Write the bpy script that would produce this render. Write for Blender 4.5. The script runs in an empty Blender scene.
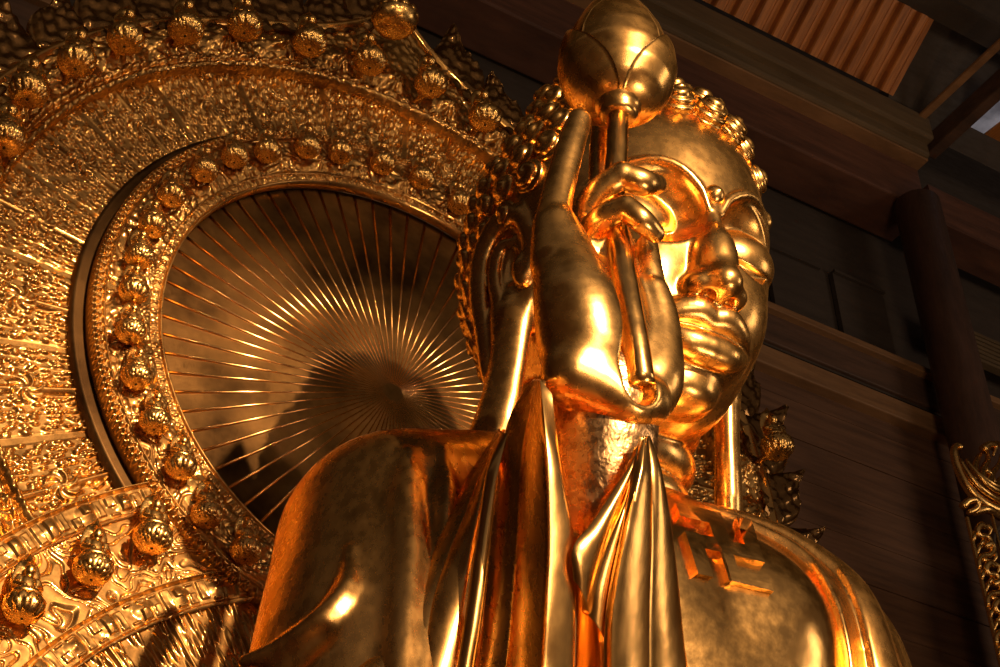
import bpy, math, random
import numpy as np
random.seed(7)
RNG = np.random.default_rng(7)
COL = bpy.context.scene.collection
PI = math.pi

# ------------------------------------------------------------------ camera model (1000 x 667)
YAW, PITCH, ROLL, FOC = math.radians(33.0), math.radians(40.3), math.radians(-1.8), 1800.0
CF = np.array([math.sin(YAW)*math.cos(PITCH), math.cos(YAW)*math.cos(PITCH), math.sin(PITCH)])
_r = np.array([math.cos(YAW), -math.sin(YAW), 0.0])
_u = np.cross(_r, CF)
CR = _r*math.cos(ROLL) + _u*math.sin(ROLL)
CU = -_r*math.sin(ROLL) + _u*math.cos(ROLL)

def ray(p):
    p = np.asarray(p, float)
    return (p[..., 0:1]-500)*CR + (333.5-p[..., 1:2])*CU + FOC*CF

def at(p, c, ax=1):
    """point of the picture carried onto the world plane axis[ax] = c"""
    d = ray(p)
    return d*(np.asarray(c, float)[..., None]/d[..., ax:ax+1]) if np.ndim(c) else d*(c/d[..., ax:ax+1])

def at3(pts):
    """rows of (px, py, Y)"""
    a = np.array(pts, float)
    return at(a[:, :2], a[:, 2])

def proj(P):
    P = np.asarray(P, float)
    d = P@CF
    return np.stack([500+FOC*(P@CR)/d, 333.5-FOC*(P@CU)/d], -1)

# ------------------------------------------------------------------ mesh helpers
def mesh_data(name, V, F, mat=None, smooth=True):
    me = bpy.data.meshes.new(name)
    V = np.asarray(V, np.float32)
    if isinstance(F, np.ndarray):
        n, k = F.shape
        me.vertices.add(len(V)); me.vertices.foreach_set('co', V.ravel())
        me.loops.add(n*k); me.loops.foreach_set('vertex_index', F.astype(np.int32).ravel())
        me.polygons.add(n)
        me.polygons.foreach_set('loop_start', np.arange(0, n*k, k, dtype=np.int32))
        me.polygons.foreach_set('loop_total', np.full(n, k, np.int32))
        me.update(calc_edges=True)
        me.validate()
    else:
        me.from_pydata(V.tolist(), [], [list(map(int, f)) for f in F])
    me.polygons.foreach_set('use_smooth', np.full(len(me.polygons), bool(smooth)))
    if mat: me.materials.append(mat)
    return me

def link(name, me, parent=None, loc=None):
    o = bpy.data.objects.new(name, me)
    COL.objects.link(o)
    if parent is not None: o.parent = parent
    if loc is not None: o.location = loc
    return o

class MB:
    """collects simple shapes; build() links them as one mesh object"""
    def __init__(self): self.V = []; self.F = []; self.n = 0
    def add(self, V, F):
        V = np.asarray(V, float).reshape(-1, 3)
        self.V.append(V)
        for f in F: self.F.append([int(i)+self.n for i in f])
        self.n += len(V)
        return self
    def box(self, lo, hi, rot=None, org=None, bev=0.0):
        x0, y0, z0 = lo; x1, y1, z1 = hi
        V = np.array([(x0,y0,z0),(x1,y0,z0),(x1,y1,z0),(x0,y1,z0),(x0,y0,z1),(x1,y0,z1),(x1,y1,z1),(x0,y1,z1)], float)
        if rot is not None: V = V@np.asarray(rot).T
        if org is not None: V = V+np.asarray(org)
        return self.add(V, [(0,3,2,1),(4,5,6,7),(0,1,5,4),(1,2,6,5),(2,3,7,6),(3,0,4,7)])
    def tube(self, pts, rad, n=8, flat=None, caps=True):
        V, F = tube(pts, rad, n, caps)
        return self.add(V, F)
    def lathe(self, prof, n=24, org=(0,0,0), basis=None, fn=None):
        V, F = lathe(prof, n, fn)
        if basis is not None: V = V@np.asarray(basis).T
        return self.add(V+np.asarray(org), F)
    def prism(self, poly, ext, org=(0,0,0)):
        """closed 3-D polygon extruded by vector ext"""
        P = np.asarray(poly, float); n = len(P)
        V = np.vstack([P, P+np.asarray(ext)])
        F = [list(range(n))[::-1], [n+i for i in range(n)]] + [(i, (i+1) % n, n+(i+1) % n, n+i) for i in range(n)]
        return self.add(V+np.asarray(org), F)
    def data(self, name, mat=None, smooth=False):
        me = mesh_data(name, np.vstack(self.V), self.F, mat, smooth)
        import bmesh
        bm = bmesh.new(); bm.from_mesh(me); bmesh.ops.recalc_face_normals(bm, faces=bm.faces); bm.to_mesh(me); bm.free()
        return me
    def build(self, name, mat=None, parent=None, smooth=False, loc=None):
        return link(name, self.data(name, mat, smooth), parent, loc)

def catmull(P, m):
    """resample a polyline to m points by a Catmull-Rom spline"""
    P = np.asarray(P, float)
    if len(P) == 2:
        t = np.linspace(0, 1, m)[:, None]; return P[0]*(1-t)+P[1]*t
    Q = np.vstack([2*P[0]-P[1], P, 2*P[-1]-P[-2]])
    s = np.linspace(0, len(P)-1-1e-9, m); i = s.astype(int); t = (s-i)[:, None]
    a, b, c, d = Q[i], Q[i+1], Q[i+2], Q[i+3]
    return .5*((2*b)+(c-a)*t+(2*a-5*b+4*c-d)*t**2+(3*b-a-3*c+d)*t**3)

def tube(pts, rad, n=8, caps=True):
    P = np.asarray(pts, float); m = len(P)
    R = np.full(m, rad) if np.ndim(rad) == 0 else np.asarray(rad, float)
    T = np.gradient(P, axis=0); T /= np.linalg.norm(T, axis=1)[:, None]+1e-12
    up = np.array([0, 0, 1.0]) if abs(T[0][2]) < .9 else np.array([1.0, 0, 0])
    N = np.cross(T[0], up); N /= np.linalg.norm(N)
    V = []
    for i in range(m):
        N = N-T[i]*(N@T[i]); N /= np.linalg.norm(N)+1e-12
        B = np.cross(T[i], N)
        for k in range(n):
            a = 2*PI*k/n
            V.append(P[i]+R[i]*(math.cos(a)*N+math.sin(a)*B))
    F = [(i*n+k, i*n+(k+1) % n, (i+1)*n+(k+1) % n, (i+1)*n+k) for i in range(m-1) for k in range(n)]
    if caps:
        F.append([k for k in range(n)][::-1]); F.append([(m-1)*n+k for k in range(n)])
    return np.array(V), F

def lathe(prof, n=24, fn=None):
    """prof rows (radius, z) round the z axis; fn(angle, j) -> (radius factor, dz)"""
    V = []; m = len(prof)
    for j, (r, z) in enumerate(prof):
        for k in range(n):
            a = 2*PI*k/n
            f, dz = fn(a, j) if fn else (1.0, 0.0)
            V.append((r*f*math.cos(a), r*f*math.sin(a), z+dz))
    F = [(j*n+k, j*n+(k+1) % n, (j+1)*n+(k+1) % n, (j+1)*n+k) for j in range(m-1) for k in range(n)]
    F.append([k for k in range(n)][::-1]); F.append([(m-1)*n+k for k in range(n)])
    return np.array(V), F

def basis_from(d, up=(0, 0, 1)):
    """3x3 whose third column is d"""
    w = np.asarray(d, float); w = w/np.linalg.norm(w)
    u = np.cross(np.asarray(up, float), w)
    if np.linalg.norm(u) < 1e-4: u = np.cross((1.0, 0, 0), w)
    u /= np.linalg.norm(u); v = np.cross(w, u)
    return np.stack([u, v, w], 1)

def grid_faces(nu, nv, wrap=False):
    i, j = np.meshgrid(np.arange(nu-1), np.arange(nv if wrap else nv-1), indexing='ij')
    j2 = (j+1) % nv
    return np.stack([i*nv+j, i*nv+j2, (i+1)*nv+j2, (i+1)*nv+j], -1).reshape(-1, 4)

def tagit(o, label, cat, group=None, kind=None):
    if label: o['label'] = label
    if cat: o['category'] = cat
    if group: o['group'] = group
    if kind: o['kind'] = kind
    return o

def empty(name, loc, label=None, cat=None, group=None):
    o = bpy.data.objects.new(name, None); COL.objects.link(o)
    o.location = loc; o.empty_display_size = .2
    return tagit(o, label, cat, group)

# ------------------------------------------------------------------ signed distance sculpting
def smin(a, b, k):
    h = np.clip(.5+.5*(b-a)/k, 0, 1)
    return b+(a-b)*h-k*h*(1-h)
def smax(a, b, k): return -smin(-a, -b, k)

def ell(P, c, r, R=None):
    q = P-np.asarray(c, np.float32)
    if R is not None: q = q@np.asarray(R, np.float32)
    r = np.asarray(r, np.float32)
    a = np.sqrt(((q/r)**2).sum(-1)); b = np.sqrt(((q/(r*r))**2).sum(-1))+1e-9
    return a*(a-1)/b

def seg(P, a, b, ra, rb):
    """round cone"""
    a = np.asarray(a, np.float32); b = np.asarray(b, np.float32)
    ba = b-a; L = float(np.sqrt(ba@ba))+1e-9; pa = P-a
    t = pa@(ba/L)
    sl = max(-.95, min(.95, (rb-ra)/L))
    perp = np.sqrt(np.maximum((pa*pa).sum(-1)-t*t, 0))
    h = np.clip((t+perp*(sl/math.sqrt(1-sl*sl)))/L, 0, 1)
    return np.sqrt(((pa-h[:, None]*ba)**2).sum(-1))-(ra+(rb-ra)*h)

def chain(P, pts, rad, k=0.0, fine=0):
    pts = np.asarray(pts, float); rad = np.asarray(rad, float) if np.ndim(rad) else np.full(len(pts), rad)
    if fine:
        pr = catmull(np.c_[pts, rad], fine); pts, rad = pr[:, :3], np.maximum(pr[:, 3], .003)
    d = None
    for i in range(len(pts)-1):
        e = seg(P, pts[i], pts[i+1], rad[i], rad[i+1])
        d = e if d is None else (np.minimum(d, e) if k == 0 else smin(d, e, k))
    return d

def sculpt(f, lo, hi, h, newton=2):
    """surface of f = 0 as quads: sparse blocks, surface nets, then vertices pulled onto the surface"""
    lo = np.asarray(lo, np.float32); hi = np.asarray(hi, np.float32)
    B = 8
    nb = np.ceil((hi-lo)/(h*B)).astype(int)
    n = nb*B
    bi = np.stack(np.meshgrid(*[np.arange(k) for k in nb], indexing='ij'), -1).reshape(-1, 3)
    cen = (lo+(bi*B+(B-1)/2)*h).astype(np.float32)
    dc = f(cen)
    D = np.repeat(np.repeat(np.repeat(dc.reshape(nb), B, 0), B, 1), B, 2).astype(np.float32)
    act = np.abs(dc) < h*B*2.2
    off = np.stack(np.meshgrid(*[np.arange(B)]*3, indexing='ij'), -1).reshape(-1, 3)
    ab = bi[act]
    for s in range(0, len(ab), 1500):
        idx = (ab[s:s+1500, None, :]*B+off[None]).reshape(-1, 3)
        D[idx[:, 0], idx[:, 1], idx[:, 2]] = f((lo+idx*h).astype(np.float32))
    I = D < 0
    cnt = np.zeros(n-1, np.int8)
    for a in (0, 1):
        for b in (0, 1):
            for c in (0, 1):
                cnt += I[a:n[0]-1+a, b:n[1]-1+b, c:n[2]-1+c]
    cells = np.argwhere((cnt > 0) & (cnt < 8))
    vid = np.full(n-1, -1, np.int32); vid[tuple(cells.T)] = np.arange(len(cells))
    acc = np.zeros((len(cells), 3)); w = np.zeros(len(cells))
    corners = [(a, b, c) for a in (0, 1) for b in (0, 1) for c in (0, 1)]
    for p in corners:
        for ax in range(3):
            if p[ax]: continue
            q = list(p); q[ax] = 1
            a = D[tuple((cells+p).T)]; b = D[tuple((cells+q).T)]
            m = (a < 0) != (b < 0)
            t = np.where(m, a/(a-b+1e-12), 0)
            pt = np.array(p, float)[None]+t[:, None]*np.eye(3)[ax]
            acc += pt*m[:, None]; w += m
    V = lo+(cells+acc/np.maximum(w, 1)[:, None])*h
    quads = []
    for ax in range(3):
        u, v = [(1, 2), (2, 0), (0, 1)][ax]
        sl0 = [slice(None)]*3; sl1 = [slice(None)]*3
        sl0[ax] = slice(0, n[ax]-1); sl1[ax] = slice(1, n[ax])
        a = I[tuple(sl0)]; b = I[tuple(sl1)]
        e = np.argwhere(a != b)
        e = e[(e[:, u] > 0) & (e[:, v] > 0) & (e[:, u] < n[u]-1) & (e[:, v] < n[v]-1)]
        du = np.eye(3, dtype=int)[u]; dv = np.eye(3, dtype=int)[v]
        q = np.stack([vid[tuple((e-du-dv).T)], vid[tuple((e-dv).T)], vid[tuple(e.T)], vid[tuple((e-du).T)]], -1)
        s = a[tuple(e.T)]
        q[~s] = q[~s][:, ::-1]
        quads.append(q)
    Q = np.vstack(quads); Q = Q[(Q >= 0).all(1)]
    V = V.astype(np.float32)
    for _ in range(newton):
        d = f(V); g = np.zeros_like(V); e = h*.3
        for ax in range(3):
            dp = V.copy(); dp[:, ax] += e; dm = V.copy(); dm[:, ax] -= e
            g[:, ax] = (f(dp)-f(dm))/(2*e)
        st = d/np.maximum((g*g).sum(1), .05)
        V = V-np.clip(st, -h, h)[:, None]*g
    return V, Q

def hit(f, p, t0=4.0, t1=22.0, default=7.0):
    """where the ray through picture point p first meets f = 0"""
    d = ray(np.asarray(p, float)); d = d/np.linalg.norm(d)
    t = t0
    for _ in range(500):
        v = float(f((d*t)[None].astype(np.float32))[0])
        if v < .0006: return d*t
        t += max(v*.7, .0008)
        if t > t1: break
    return at(np.asarray(p, float), default)

# 2-D value noise on arrays (relief of the halo)
_LAT = RNG.random((256, 256))
def vnoise(x, y):
    xi = np.floor(x).astype(int); yi = np.floor(y).astype(int)
    fx = x-xi; fy = y-yi
    fx = fx*fx*(3-2*fx); fy = fy*fy*(3-2*fy)
    g = lambda a, b: _LAT[a & 255, b & 255]
    return (g(xi, yi)*(1-fx)+g(xi+1, yi)*fx)*(1-fy)+(g(xi, yi+1)*(1-fx)+g(xi+1, yi+1)*fx)*fy
def fnoise(x, y, o=3):
    s = 0; a = .5
    for k in range(o):
        s = s+a*vnoise(x*2**k+17*k, y*2**k+31*k); a *= .5
    return s
_PT = RNG.random((64, 64, 2))
def worley(x, y):
    xi = np.floor(x).astype(int); yi = np.floor(y).astype(int)
    best = np.full(x.shape, 9.0); 
    for a in (-1, 0, 1):
        for b in (-1, 0, 1):
            p = _PT[(xi+a) & 63, (yi+b) & 63]
            d = (xi+a+p[..., 0]-x)**2+(yi+b+p[..., 1]-y)**2
            best = np.minimum(best, d)
    return np.sqrt(best)
FASTGEO = False
# ------------------------------------------------------------------ materials
def new_mat(name):
    m = bpy.data.materials.new(name); m.use_nodes = True
    nt = m.node_tree
    return m, nt, nt.nodes['Principled BSDF']
def nd(nt, t, **kw):
    n = nt.nodes.new(t)
    for k, v in kw.items(): setattr(n, k, v)
    return n
def coords(nt, scale=(1, 1, 1), rot=(0, 0, 0)):
    tc = nd(nt, 'ShaderNodeTexCoord'); mp = nd(nt, 'ShaderNodeMapping')
    mp.inputs['Scale'].default_value = scale; mp.inputs['Rotation'].default_value = rot
    nt.links.new(tc.outputs['Object'], mp.inputs['Vector'])
    return mp.outputs['Vector']
def noise(nt, vec, scale, detail=4, rough=.55):
    n = nd(nt, 'ShaderNodeTexNoise'); n.inputs['Scale'].default_value = scale
    n.inputs['Detail'].default_value = detail; n.inputs['Roughness'].default_value = rough
    nt.links.new(vec, n.inputs['Vector']); return n.outputs['Fac']
def ramp(nt, fac, stops):
    r = nd(nt, 'ShaderNodeValToRGB'); e = r.color_ramp.elements
    while len(e) < len(stops): e.new(.5)
    for i, (p, c) in enumerate(stops):
        e[i].position = p; e[i].color = (*c, 1) if len(c) == 3 else c
    nt.links.new(fac, r.inputs['Fac']); return r.outputs['Color']
def mrange(nt, fac, a, b, lo=0.0, hi=1.0):
    m = nd(nt, 'ShaderNodeMapRange'); m.inputs['From Min'].default_value = lo; m.inputs['From Max'].default_value = hi
    m.inputs['To Min'].default_value = a; m.inputs['To Max'].default_value = b
    nt.links.new(fac, m.inputs['Value']); return m.outputs['Result']
def bump(nt, bsdf, h, strength, dist, prev=None):
    b = nd(nt, 'ShaderNodeBump'); b.inputs['Strength'].default_value = strength; b.inputs['Distance'].default_value = dist
    nt.links.new(h, b.inputs['Height'])
    if prev is not None: nt.links.new(prev, b.inputs['Normal'])
    nt.links.new(b.outputs['Normal'], bsdf.inputs['Normal'])
    return b.outputs['Normal']

def gold(name, c1, c2, r0, r1, b1=(3.0, .3, .03), b2=(14.0, .25, .006), stretch=(1, 1, 1), metal=1.0):
    """metal leaf: two tones in worn patches, beaten surface"""
    m, nt, s = new_mat(name)
    v = coords(nt, stretch)
    n1 = noise(nt, v, b1[0], 3); n2 = noise(nt, v, b2[0], 5, .6); n3 = noise(nt, v, 1.3, 4, .6)
    nt.links.new(ramp(nt, n3, [(.35, c1), (.62, c2)]), s.inputs['Base Color'])
    s.inputs['Metallic'].default_value = metal; s.inputs['Specular Tint'].default_value = (1.0, .66, .32, 1)
    nt.links.new(mrange(nt, n2, r0, r1, .3, .7), s.inputs['Roughness'])
    p = bump(nt, s, n1, b1[1], b1[2])
    bump(nt, s, n2, b2[1], b2[2], p)
    return m
GC1, GC2 = (.86, .51, .165), (.95, .585, .205)
M = {}
M['gold'] = gold('statue_gold', GC1, GC2, .17, .26, (2.2, .35, .022), (13, .22, .005))
M['skin'] = gold('polished_gold', GC1, GC2, .23, .31, (2.6, .22, .012), (13, .18, .004))
M['beaten'] = gold('beaten_gold', (.72, .42, .18), (.92, .58, .28), .20, .34, (9, .55, .03), (24, .3, .01))
M['robe'] = gold('robe_gold', (.72, .415, .135), (.84, .495, .17), .23, .32, (2.0, .35, .03), (16, .16, .004), (1, 1, .5))
M['sleeve'] = gold('sleeve_gold', (.84, .495, .16), (.95, .59, .21), .19, .27, (2.3, .35, .03), (12, .2, .006), (1, 1, .45))
M['curl'] = gold('curl_gold', (.74, .44, .14), (.90, .56, .19), .20, .32, (6, .1, .01), (30, .15, .003))
def relief_mat(name, c1, c2):
    """worn gold relief: a matt layer with a polished one rubbed through"""
    m, nt, s = new_mat(name)
    v = coords(nt)
    n3 = noise(nt, v, 1.6, 5, .6); n2 = noise(nt, v, 9, 3, .6)
    col = ramp(nt, n3, [(.35, c1), (.62, c2)])
    s2 = nd(nt, 'ShaderNodeBsdfPrincipled'); mix = nd(nt, 'ShaderNodeMixShader')
    for q, r in ((s, .46), (s2, .12)):
        nt.links.new(col, q.inputs['Base Color']); q.inputs['Metallic'].default_value = 1.0
        q.inputs['Roughness'].default_value = r; q.inputs['Specular Tint'].default_value = (1.0, .66, .32, 1)
    nm = bump(nt, s, noise(nt, v, 30, 3), .12, .004); nt.links.new(nm, s2.inputs['Normal'])
    nt.links.new(mrange(nt, n2, .5, .78, .35, .65), mix.inputs['Fac'])
    nt.links.new(s.outputs['BSDF'], mix.inputs[1]); nt.links.new(s2.outputs['BSDF'], mix.inputs[2])
    nt.links.new(mix.outputs['Shader'], nt.nodes['Material Output'].inputs['Surface'])
    return m
M['relief'] = relief_mat('relief_gold', (.40, .22, .07), (.68, .40, .13))
M['flame'] = relief_mat('flame_gold', (.16, .085, .032), (.30, .17, .065))
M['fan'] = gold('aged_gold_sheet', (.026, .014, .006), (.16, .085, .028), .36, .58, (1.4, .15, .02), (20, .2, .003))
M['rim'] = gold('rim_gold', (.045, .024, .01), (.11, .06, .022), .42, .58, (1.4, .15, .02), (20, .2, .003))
M['rib'] = gold('rib_gold', (.80, .42, .14), (.92, .52, .19), .16, .26, (6, .1, .01), (30, .2, .003))
M['figure'] = gold('figure_gold', (.70, .41, .13), (.88, .56, .19), .22, .36, (12, .25, .01), (40, .3, .003))
def flat_mat(name, c, rough=.6, metal=0.0, emit=None):
    m, nt, s = new_mat(name)
    s.inputs['Base Color'].default_value = (*c, 1); s.inputs['Roughness'].default_value = rough; s.inputs['Metallic'].default_value = metal
    v = coords(nt); bump(nt, s, noise(nt, v, 40, 3), .2, .002)
    return m
M['dark'] = flat_mat('dark_hole', (.02, .012, .008), .8)
def wood(name, c1, c2, stretch, rough=.55, bs=.25):
    m, nt, s = new_mat(name)
    v = coords(nt, stretch)
    n1 = noise(nt, v, 3.0, 8, .65); n2 = noise(nt, v, 11, 4)
    nt.links.new(ramp(nt, n1, [(.32, c1), (.68, c2)]), s.inputs['Base Color'])
    nt.links.new(mrange(nt, n2, rough-.1, rough+.12, .3, .7), s.inputs['Roughness'])
    bump(nt, s, n1, bs, .01)
    return m
M['wallwood'] = wood('wall_boards', (.075, .038, .023), (.17, .088, .05), (.22, 1, 3.2))
M['beam'] = wood('beam_wood', (.055, .033, .024), (.12, .066, .044), (.3, 1, 3))
M['beamred'] = wood('red_brown_beam', (.07, .032, .023), (.15, .066, .042), (.3, 1, 3))
M['mold'] = wood('moulding_wood', (.085, .06, .034), (.15, .105, .056), (.3, 1, 3))
M['ledge'] = wood('ledge_wood', (.16, .085, .040), (.30, .165, .075), (.35, 1, 3))
M['column'] = wood('column_wood', (.075, .042, .032), (.14, .075, .052), (2, 2, .5))
M['slat'] = wood('slat_wood', (.25, .092, .026), (.56, .225, .06), (5, .5, .5), .45)
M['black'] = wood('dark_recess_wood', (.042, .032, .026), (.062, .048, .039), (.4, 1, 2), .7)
M['floor'] = wood('floor_boards', (.15, .065, .03), (.28, .13, .06), (.5, 4, 1), .35)
# ------------------------------------------------------------------ the statue
SX = 5.48                                             # its middle plane
statue = empty('buddha_statue', (SX, 7.2, -1.0), 'huge gold seated buddha statue raising one hand in front of its face', 'statue')
bpy.context.view_layer.update()
def spart(name, me, parent=None):
    o = link(name, me, parent or statue)
    if parent is None: o.location = (-SX, -7.2, 1.0)   # geometry is written in world metres
    return o

# ---- head (own axes: x to its left, y backwards, z up; bowed forward)
HC = np.array([SX, 6.94, 7.72]); TH = math.radians(13)
YH = math.radians(-1.5)
HB = np.array([[math.cos(YH), -math.sin(YH), 0], [math.sin(YH), math.cos(YH), 0], [0, 0, 1]]) @ np.array([[1, 0, 0], [0, math.cos(TH), -math.sin(TH)], [0, math.sin(TH), math.cos(TH)]])   # world = HC + HB @ local
def h2w(L): return HC+np.asarray(L, float)@HB.T

def sell(P, c, r, n):
    q = np.abs(P-np.asarray(c, np.float32))/np.asarray(r, np.float32)
    a = ((q[:, 0]**n+q[:, 1]**n)**(2/n)+q[:, 2]**2)**.5
    return (a-1)*min(r)*.92
def skull(P): return ell(P, (0, .15, .38), (.92, 1.12, 1.12))
def head_f(P):
    S = P.copy(); S[:, 0] = np.abs(S[:, 0])
    x, y, z = S[:, 0], S[:, 1], S[:, 2]
    d = skull(P)
    d = smin(d, sell(P, (0, -.02, -.10), (.78, .95, .92), 2.5), .15)
    d = smin(d, ell(P, (0, -.30, -.72), (.46, .56, .36)), .3)
    d = smin(d, ell(S, (.30, -.55, -.36), (.25, .345, .30)), .18)
    # eye hollows under a crisp brow
    d = smax(d, -ell(S, (.40, -.98, .13), (.34, .25, .27)), .03)
    # nose
    n = chain(P, [(0, -.93, .30), (0, -.99, .08), (0, -1.05, -.14), (0, -1.13, -.38)], [.04, .046, .053, .065], fine=12)
    n = smin(n, ell(P, (0, -.98, -.24), (.155, .175, .30)), .04)
    n = smin(n, ell(P, (0, -1.12, -.39), (.10, .085, .085)), .09)
    n = smin(n, ell(S, (.135, -1.00, -.415), (.085, .11, .07)), .08)
    d = smin(d, n, .03)
    d = smax(d, -ell(S, (.075, -1.05, -.485), (.04, .055, .035)), .03)
    # brow line
    d = smin(d, chain(S, [(.05, -.99, .18), (.11, -.98, .31), (.25, -.95, .42), (.41, -.87, .455), (.59, -.71, .38), (.73, -.52, .22)],
                      [.015, .026, .030, .03, .026, .01], fine=14), .03)
    # lids and eyeball
    d = smin(d, ell(S, (.375, -.635, .08), (.275, .205, .19)), .012)
    sl = -.005+.75*(x-.385)**2-.10*(x-.385)
    lid = smax(ell(S, (.375, -.64, .095), (.295, .235, .215)), sl-z, .010)
    d = smin(d, lid, .012)
    # mouth
    d = smin(d, ell(P, (0, -.80, -.65), (.37, .18, .24)), .12)
    up = chain(S, [(0, -.965, -.580), (.11, -.975, -.560), (.24, -.93, -.600), (.36, -.855, -.660)], [.092, .098, .075, .016], fine=14)
    lo = chain(S, [(0, -.955, -.775), (.13, -.945, -.770), (.25, -.895, -.730), (.35, -.855, -.670)], [.105, .10, .072, .016], fine=14)
    d = smin(d, up, .010); d = smin(d, lo, .010)
    d = smax(d, -chain(S, [(0, -1.075, -.680), (.17, -1.045, -.668), (.385, -.87, -.662)], .013, fine=8), .008)
    # chin
    d = smin(d, ell(P, (0, -.70, -.95), (.24, .19, .14)), .07)
    # ears
    E = S.copy(); E[:, 0] = (S[:, 0]-.79-.30*np.clip((S[:, 1]+.1), -.3, .6))*1.7; E[:, 2] += .14; E[:, 1] = (E[:, 1]+.20)*1.3-.15
    d = smin(d, ell(E, (.02, .12, -.02), (.10, .27, .43)), .05)
    lobe = chain(E, [(.0, .10, -.30), (.02, .07, -.60), (.07, .08, -.98), (.13, .15, -1.24)], [.19, .15, .165, .165], fine=8)
    d = smin(d, lobe, .05)
    hel = chain(E, [(.12, -.14, -.02), (.14, -.15, .20), (.16, -.02, .40), (.17, .18, .40), (.17, .34, .20), (.17, .33, -.10), (.15, .25, -.40), (.12, .20, -.65), (.06, .14, -.9)],
                [.06, .075, .085, .085, .085, .08, .065, .055, .02], fine=22)
    d = smin(d, hel, .025)
    ant = chain(E, [(.12, .03, .22), (.15, .16, .20), (.15, .20, .0), (.13, .12, -.25), (.12, .08, -.50), (.08, .03, -.70)], [.03, .05, .055, .055, .045, .02], fine=14)
    d = smin(d, ant, .02)
    d = smin(d, ell(E, (.12, -.10, -.02), (.11, .09, .13)), .03)
    d = smax(d, -ell(E, (.13, .05, .03), (.10, .075, .13)), .03)
    return d
# neck with three folds, joined to the head
def neck_f(P):
    a = np.array([0, .14, -.60]); b = np.array([0, .36, -2.0])
    ba = b-a; L = np.linalg.norm(ba); t = ((P-a)@ba/L)
    q = (P-a)-t[:, None]*(ba/L)
    r = np.sqrt((q*q).sum(1))
    return (r-(.56+.07*np.sqrt(np.abs(np.sin(PI*(t-.12)/.24)))+.10*np.clip(t-.85, 0, 1)))*.7
def headneck(P): return smin(head_f(P), np.maximum(neck_f(P), P[:, 2]+.6), .02)
HV, HF = sculpt(headneck, (-1.42, -1.45, -2.0), (1.42, 1.4, 1.6), .0135 if not FASTGEO else .03)
head = spart('head', mesh_data('head', h2w(HV), HF, M['skin']))
um = MB(); V, F = lathe([(.001, -.06), (.055, -.045), (.075, 0), (.06, .04), (.03, .065), (.001, .075)], 20)
um.add(h2w(V@basis_from((0, -1, .1)).T+np.array([0, -.965, .30])), F)
spart('forehead_jewel', um.data('forehead_jewel', M['skin'], True))

# ---- hair: a cap with snail curls
def hairline(az):          # lowest height of the hair by azimuth (0 = front, pi = back)
    a = np.abs(az)
    return np.interp(a, [0, .5, .95, 1.25, 1.55, 1.8, 2.1, 3.2], [1.02, .98, .72, .15, .0, -.20, -.62, -.8])
def cap_f(P):
    d = ell(P, (0, .17, .42), (.885, 1.15, 1.14))
    d = smin(d, ell(P, (0, .30, 1.45), (.52, .55, .45)), .25)
    d = smin(d, ell(P, (0, .32, -.20), (.66, .58, .70)), .2)
    az = np.arctan2(P[:, 0], -(P[:, 1]-.15))
    return np.maximum(d, (hairline(az)-P[:, 2])*.5)
CV, CFc = sculpt(cap_f, (-1.3, -1.25, -1.3), (1.3, 1.5, 2.1), .035)
hair = spart('hair', mesh_data('hair', h2w(CV), CFc, M['curl']))
def curl_mesh():
    """a snail: a small dome wound round with a spiral ridge (z outwards)"""
    b = MB(); prof = []
    n = 26
    for i in range(n):
        t = i/(n-1); r = .104*math.cos(t*PI/2)**.5; z = -.05+.135*t**.9
        prof.append((max(r, .001), z))
    def fn(a, j):
        t = j/(n-1); ph = t*3.3-a/(2*PI)
        return 1+.14*(abs(math.sin(PI*ph))**.7-.5)*min(1, t*5), .012*abs(math.sin(PI*ph))
    b.lathe(prof, 20, (0, 0, 0), None, fn)
    return b
cm = curl_mesh().data('curl', M['curl'], True)
spots = []
zs = -.95; row = 0
while zs < 2.0:
    # ring of curls at this height: march the angle, find the cap surface outwards
    k = 72; az = np.linspace(-PI, PI, k, endpoint=False)+.04*(row % 2)
    t = np.full(k, 1.6); dirs = np.c_[np.sin(az), -np.cos(az), np.zeros(k)]
    o = np.array([0, .17, zs])
    for _ in range(60):
        Q = o+dirs*t[:, None]
        d = ell(Q, (0, .17, .42), (.885, 1.15, 1.14)); d = smin(d, ell(Q, (0, .30, 1.45), (.52, .55, .45)), .25); d = smin(d, ell(Q, (0, .32, -.20), (.66, .58, .70)), .2)
        t = t-np.clip(d, -.05, .05)*.8
    Q = o+dirs*t[:, None]
    ok = (t > .03) & (zs > hairline(az)+.0)
    if ok.any():
        L = np.linalg.norm(np.roll(Q, -1, 0)-Q, axis=1); per = L.sum(); m = max(3, int(per/.222))
        cum = np.r_[0, np.cumsum(L)]; tgt = (np.arange(m)+.5*(row % 2))*per/m
        idx = np.clip(np.searchsorted(cum, tgt)-1, 0, k-1)
        for i in np.unique(idx):
            if ok[i]: spots.append(Q[i])
    # next row: walk the meridian by a constant arc length
    rr = np.interp(zs, [-.95, .4, 1.0, 1.35, 1.6, 1.9], [.205, .212, .175, .15, .18, .12])
    zs += rr; row += 1
spots = np.array(spots)
e = 1e-3
def capd(Q):
    d = ell(Q, (0, .17, .42), (.885, 1.15, 1.14)); d = smin(d, ell(Q, (0, .30, 1.45), (.52, .55, .45)), .25); return smin(d, ell(Q, (0, .32, -.20), (.66, .58, .70)), .2)
G = np.stack([(capd(spots+np.eye(3)[a]*e)-capd(spots-np.eye(3)[a]*e)) for a in range(3)], 1); G /= np.linalg.norm(G, axis=1)[:, None]
W = h2w(spots); GW = G@HB.T
face_cam = -(GW*(W/np.linalg.norm(W, axis=1)[:, None])).sum(1)
pp = proj(W)
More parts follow.
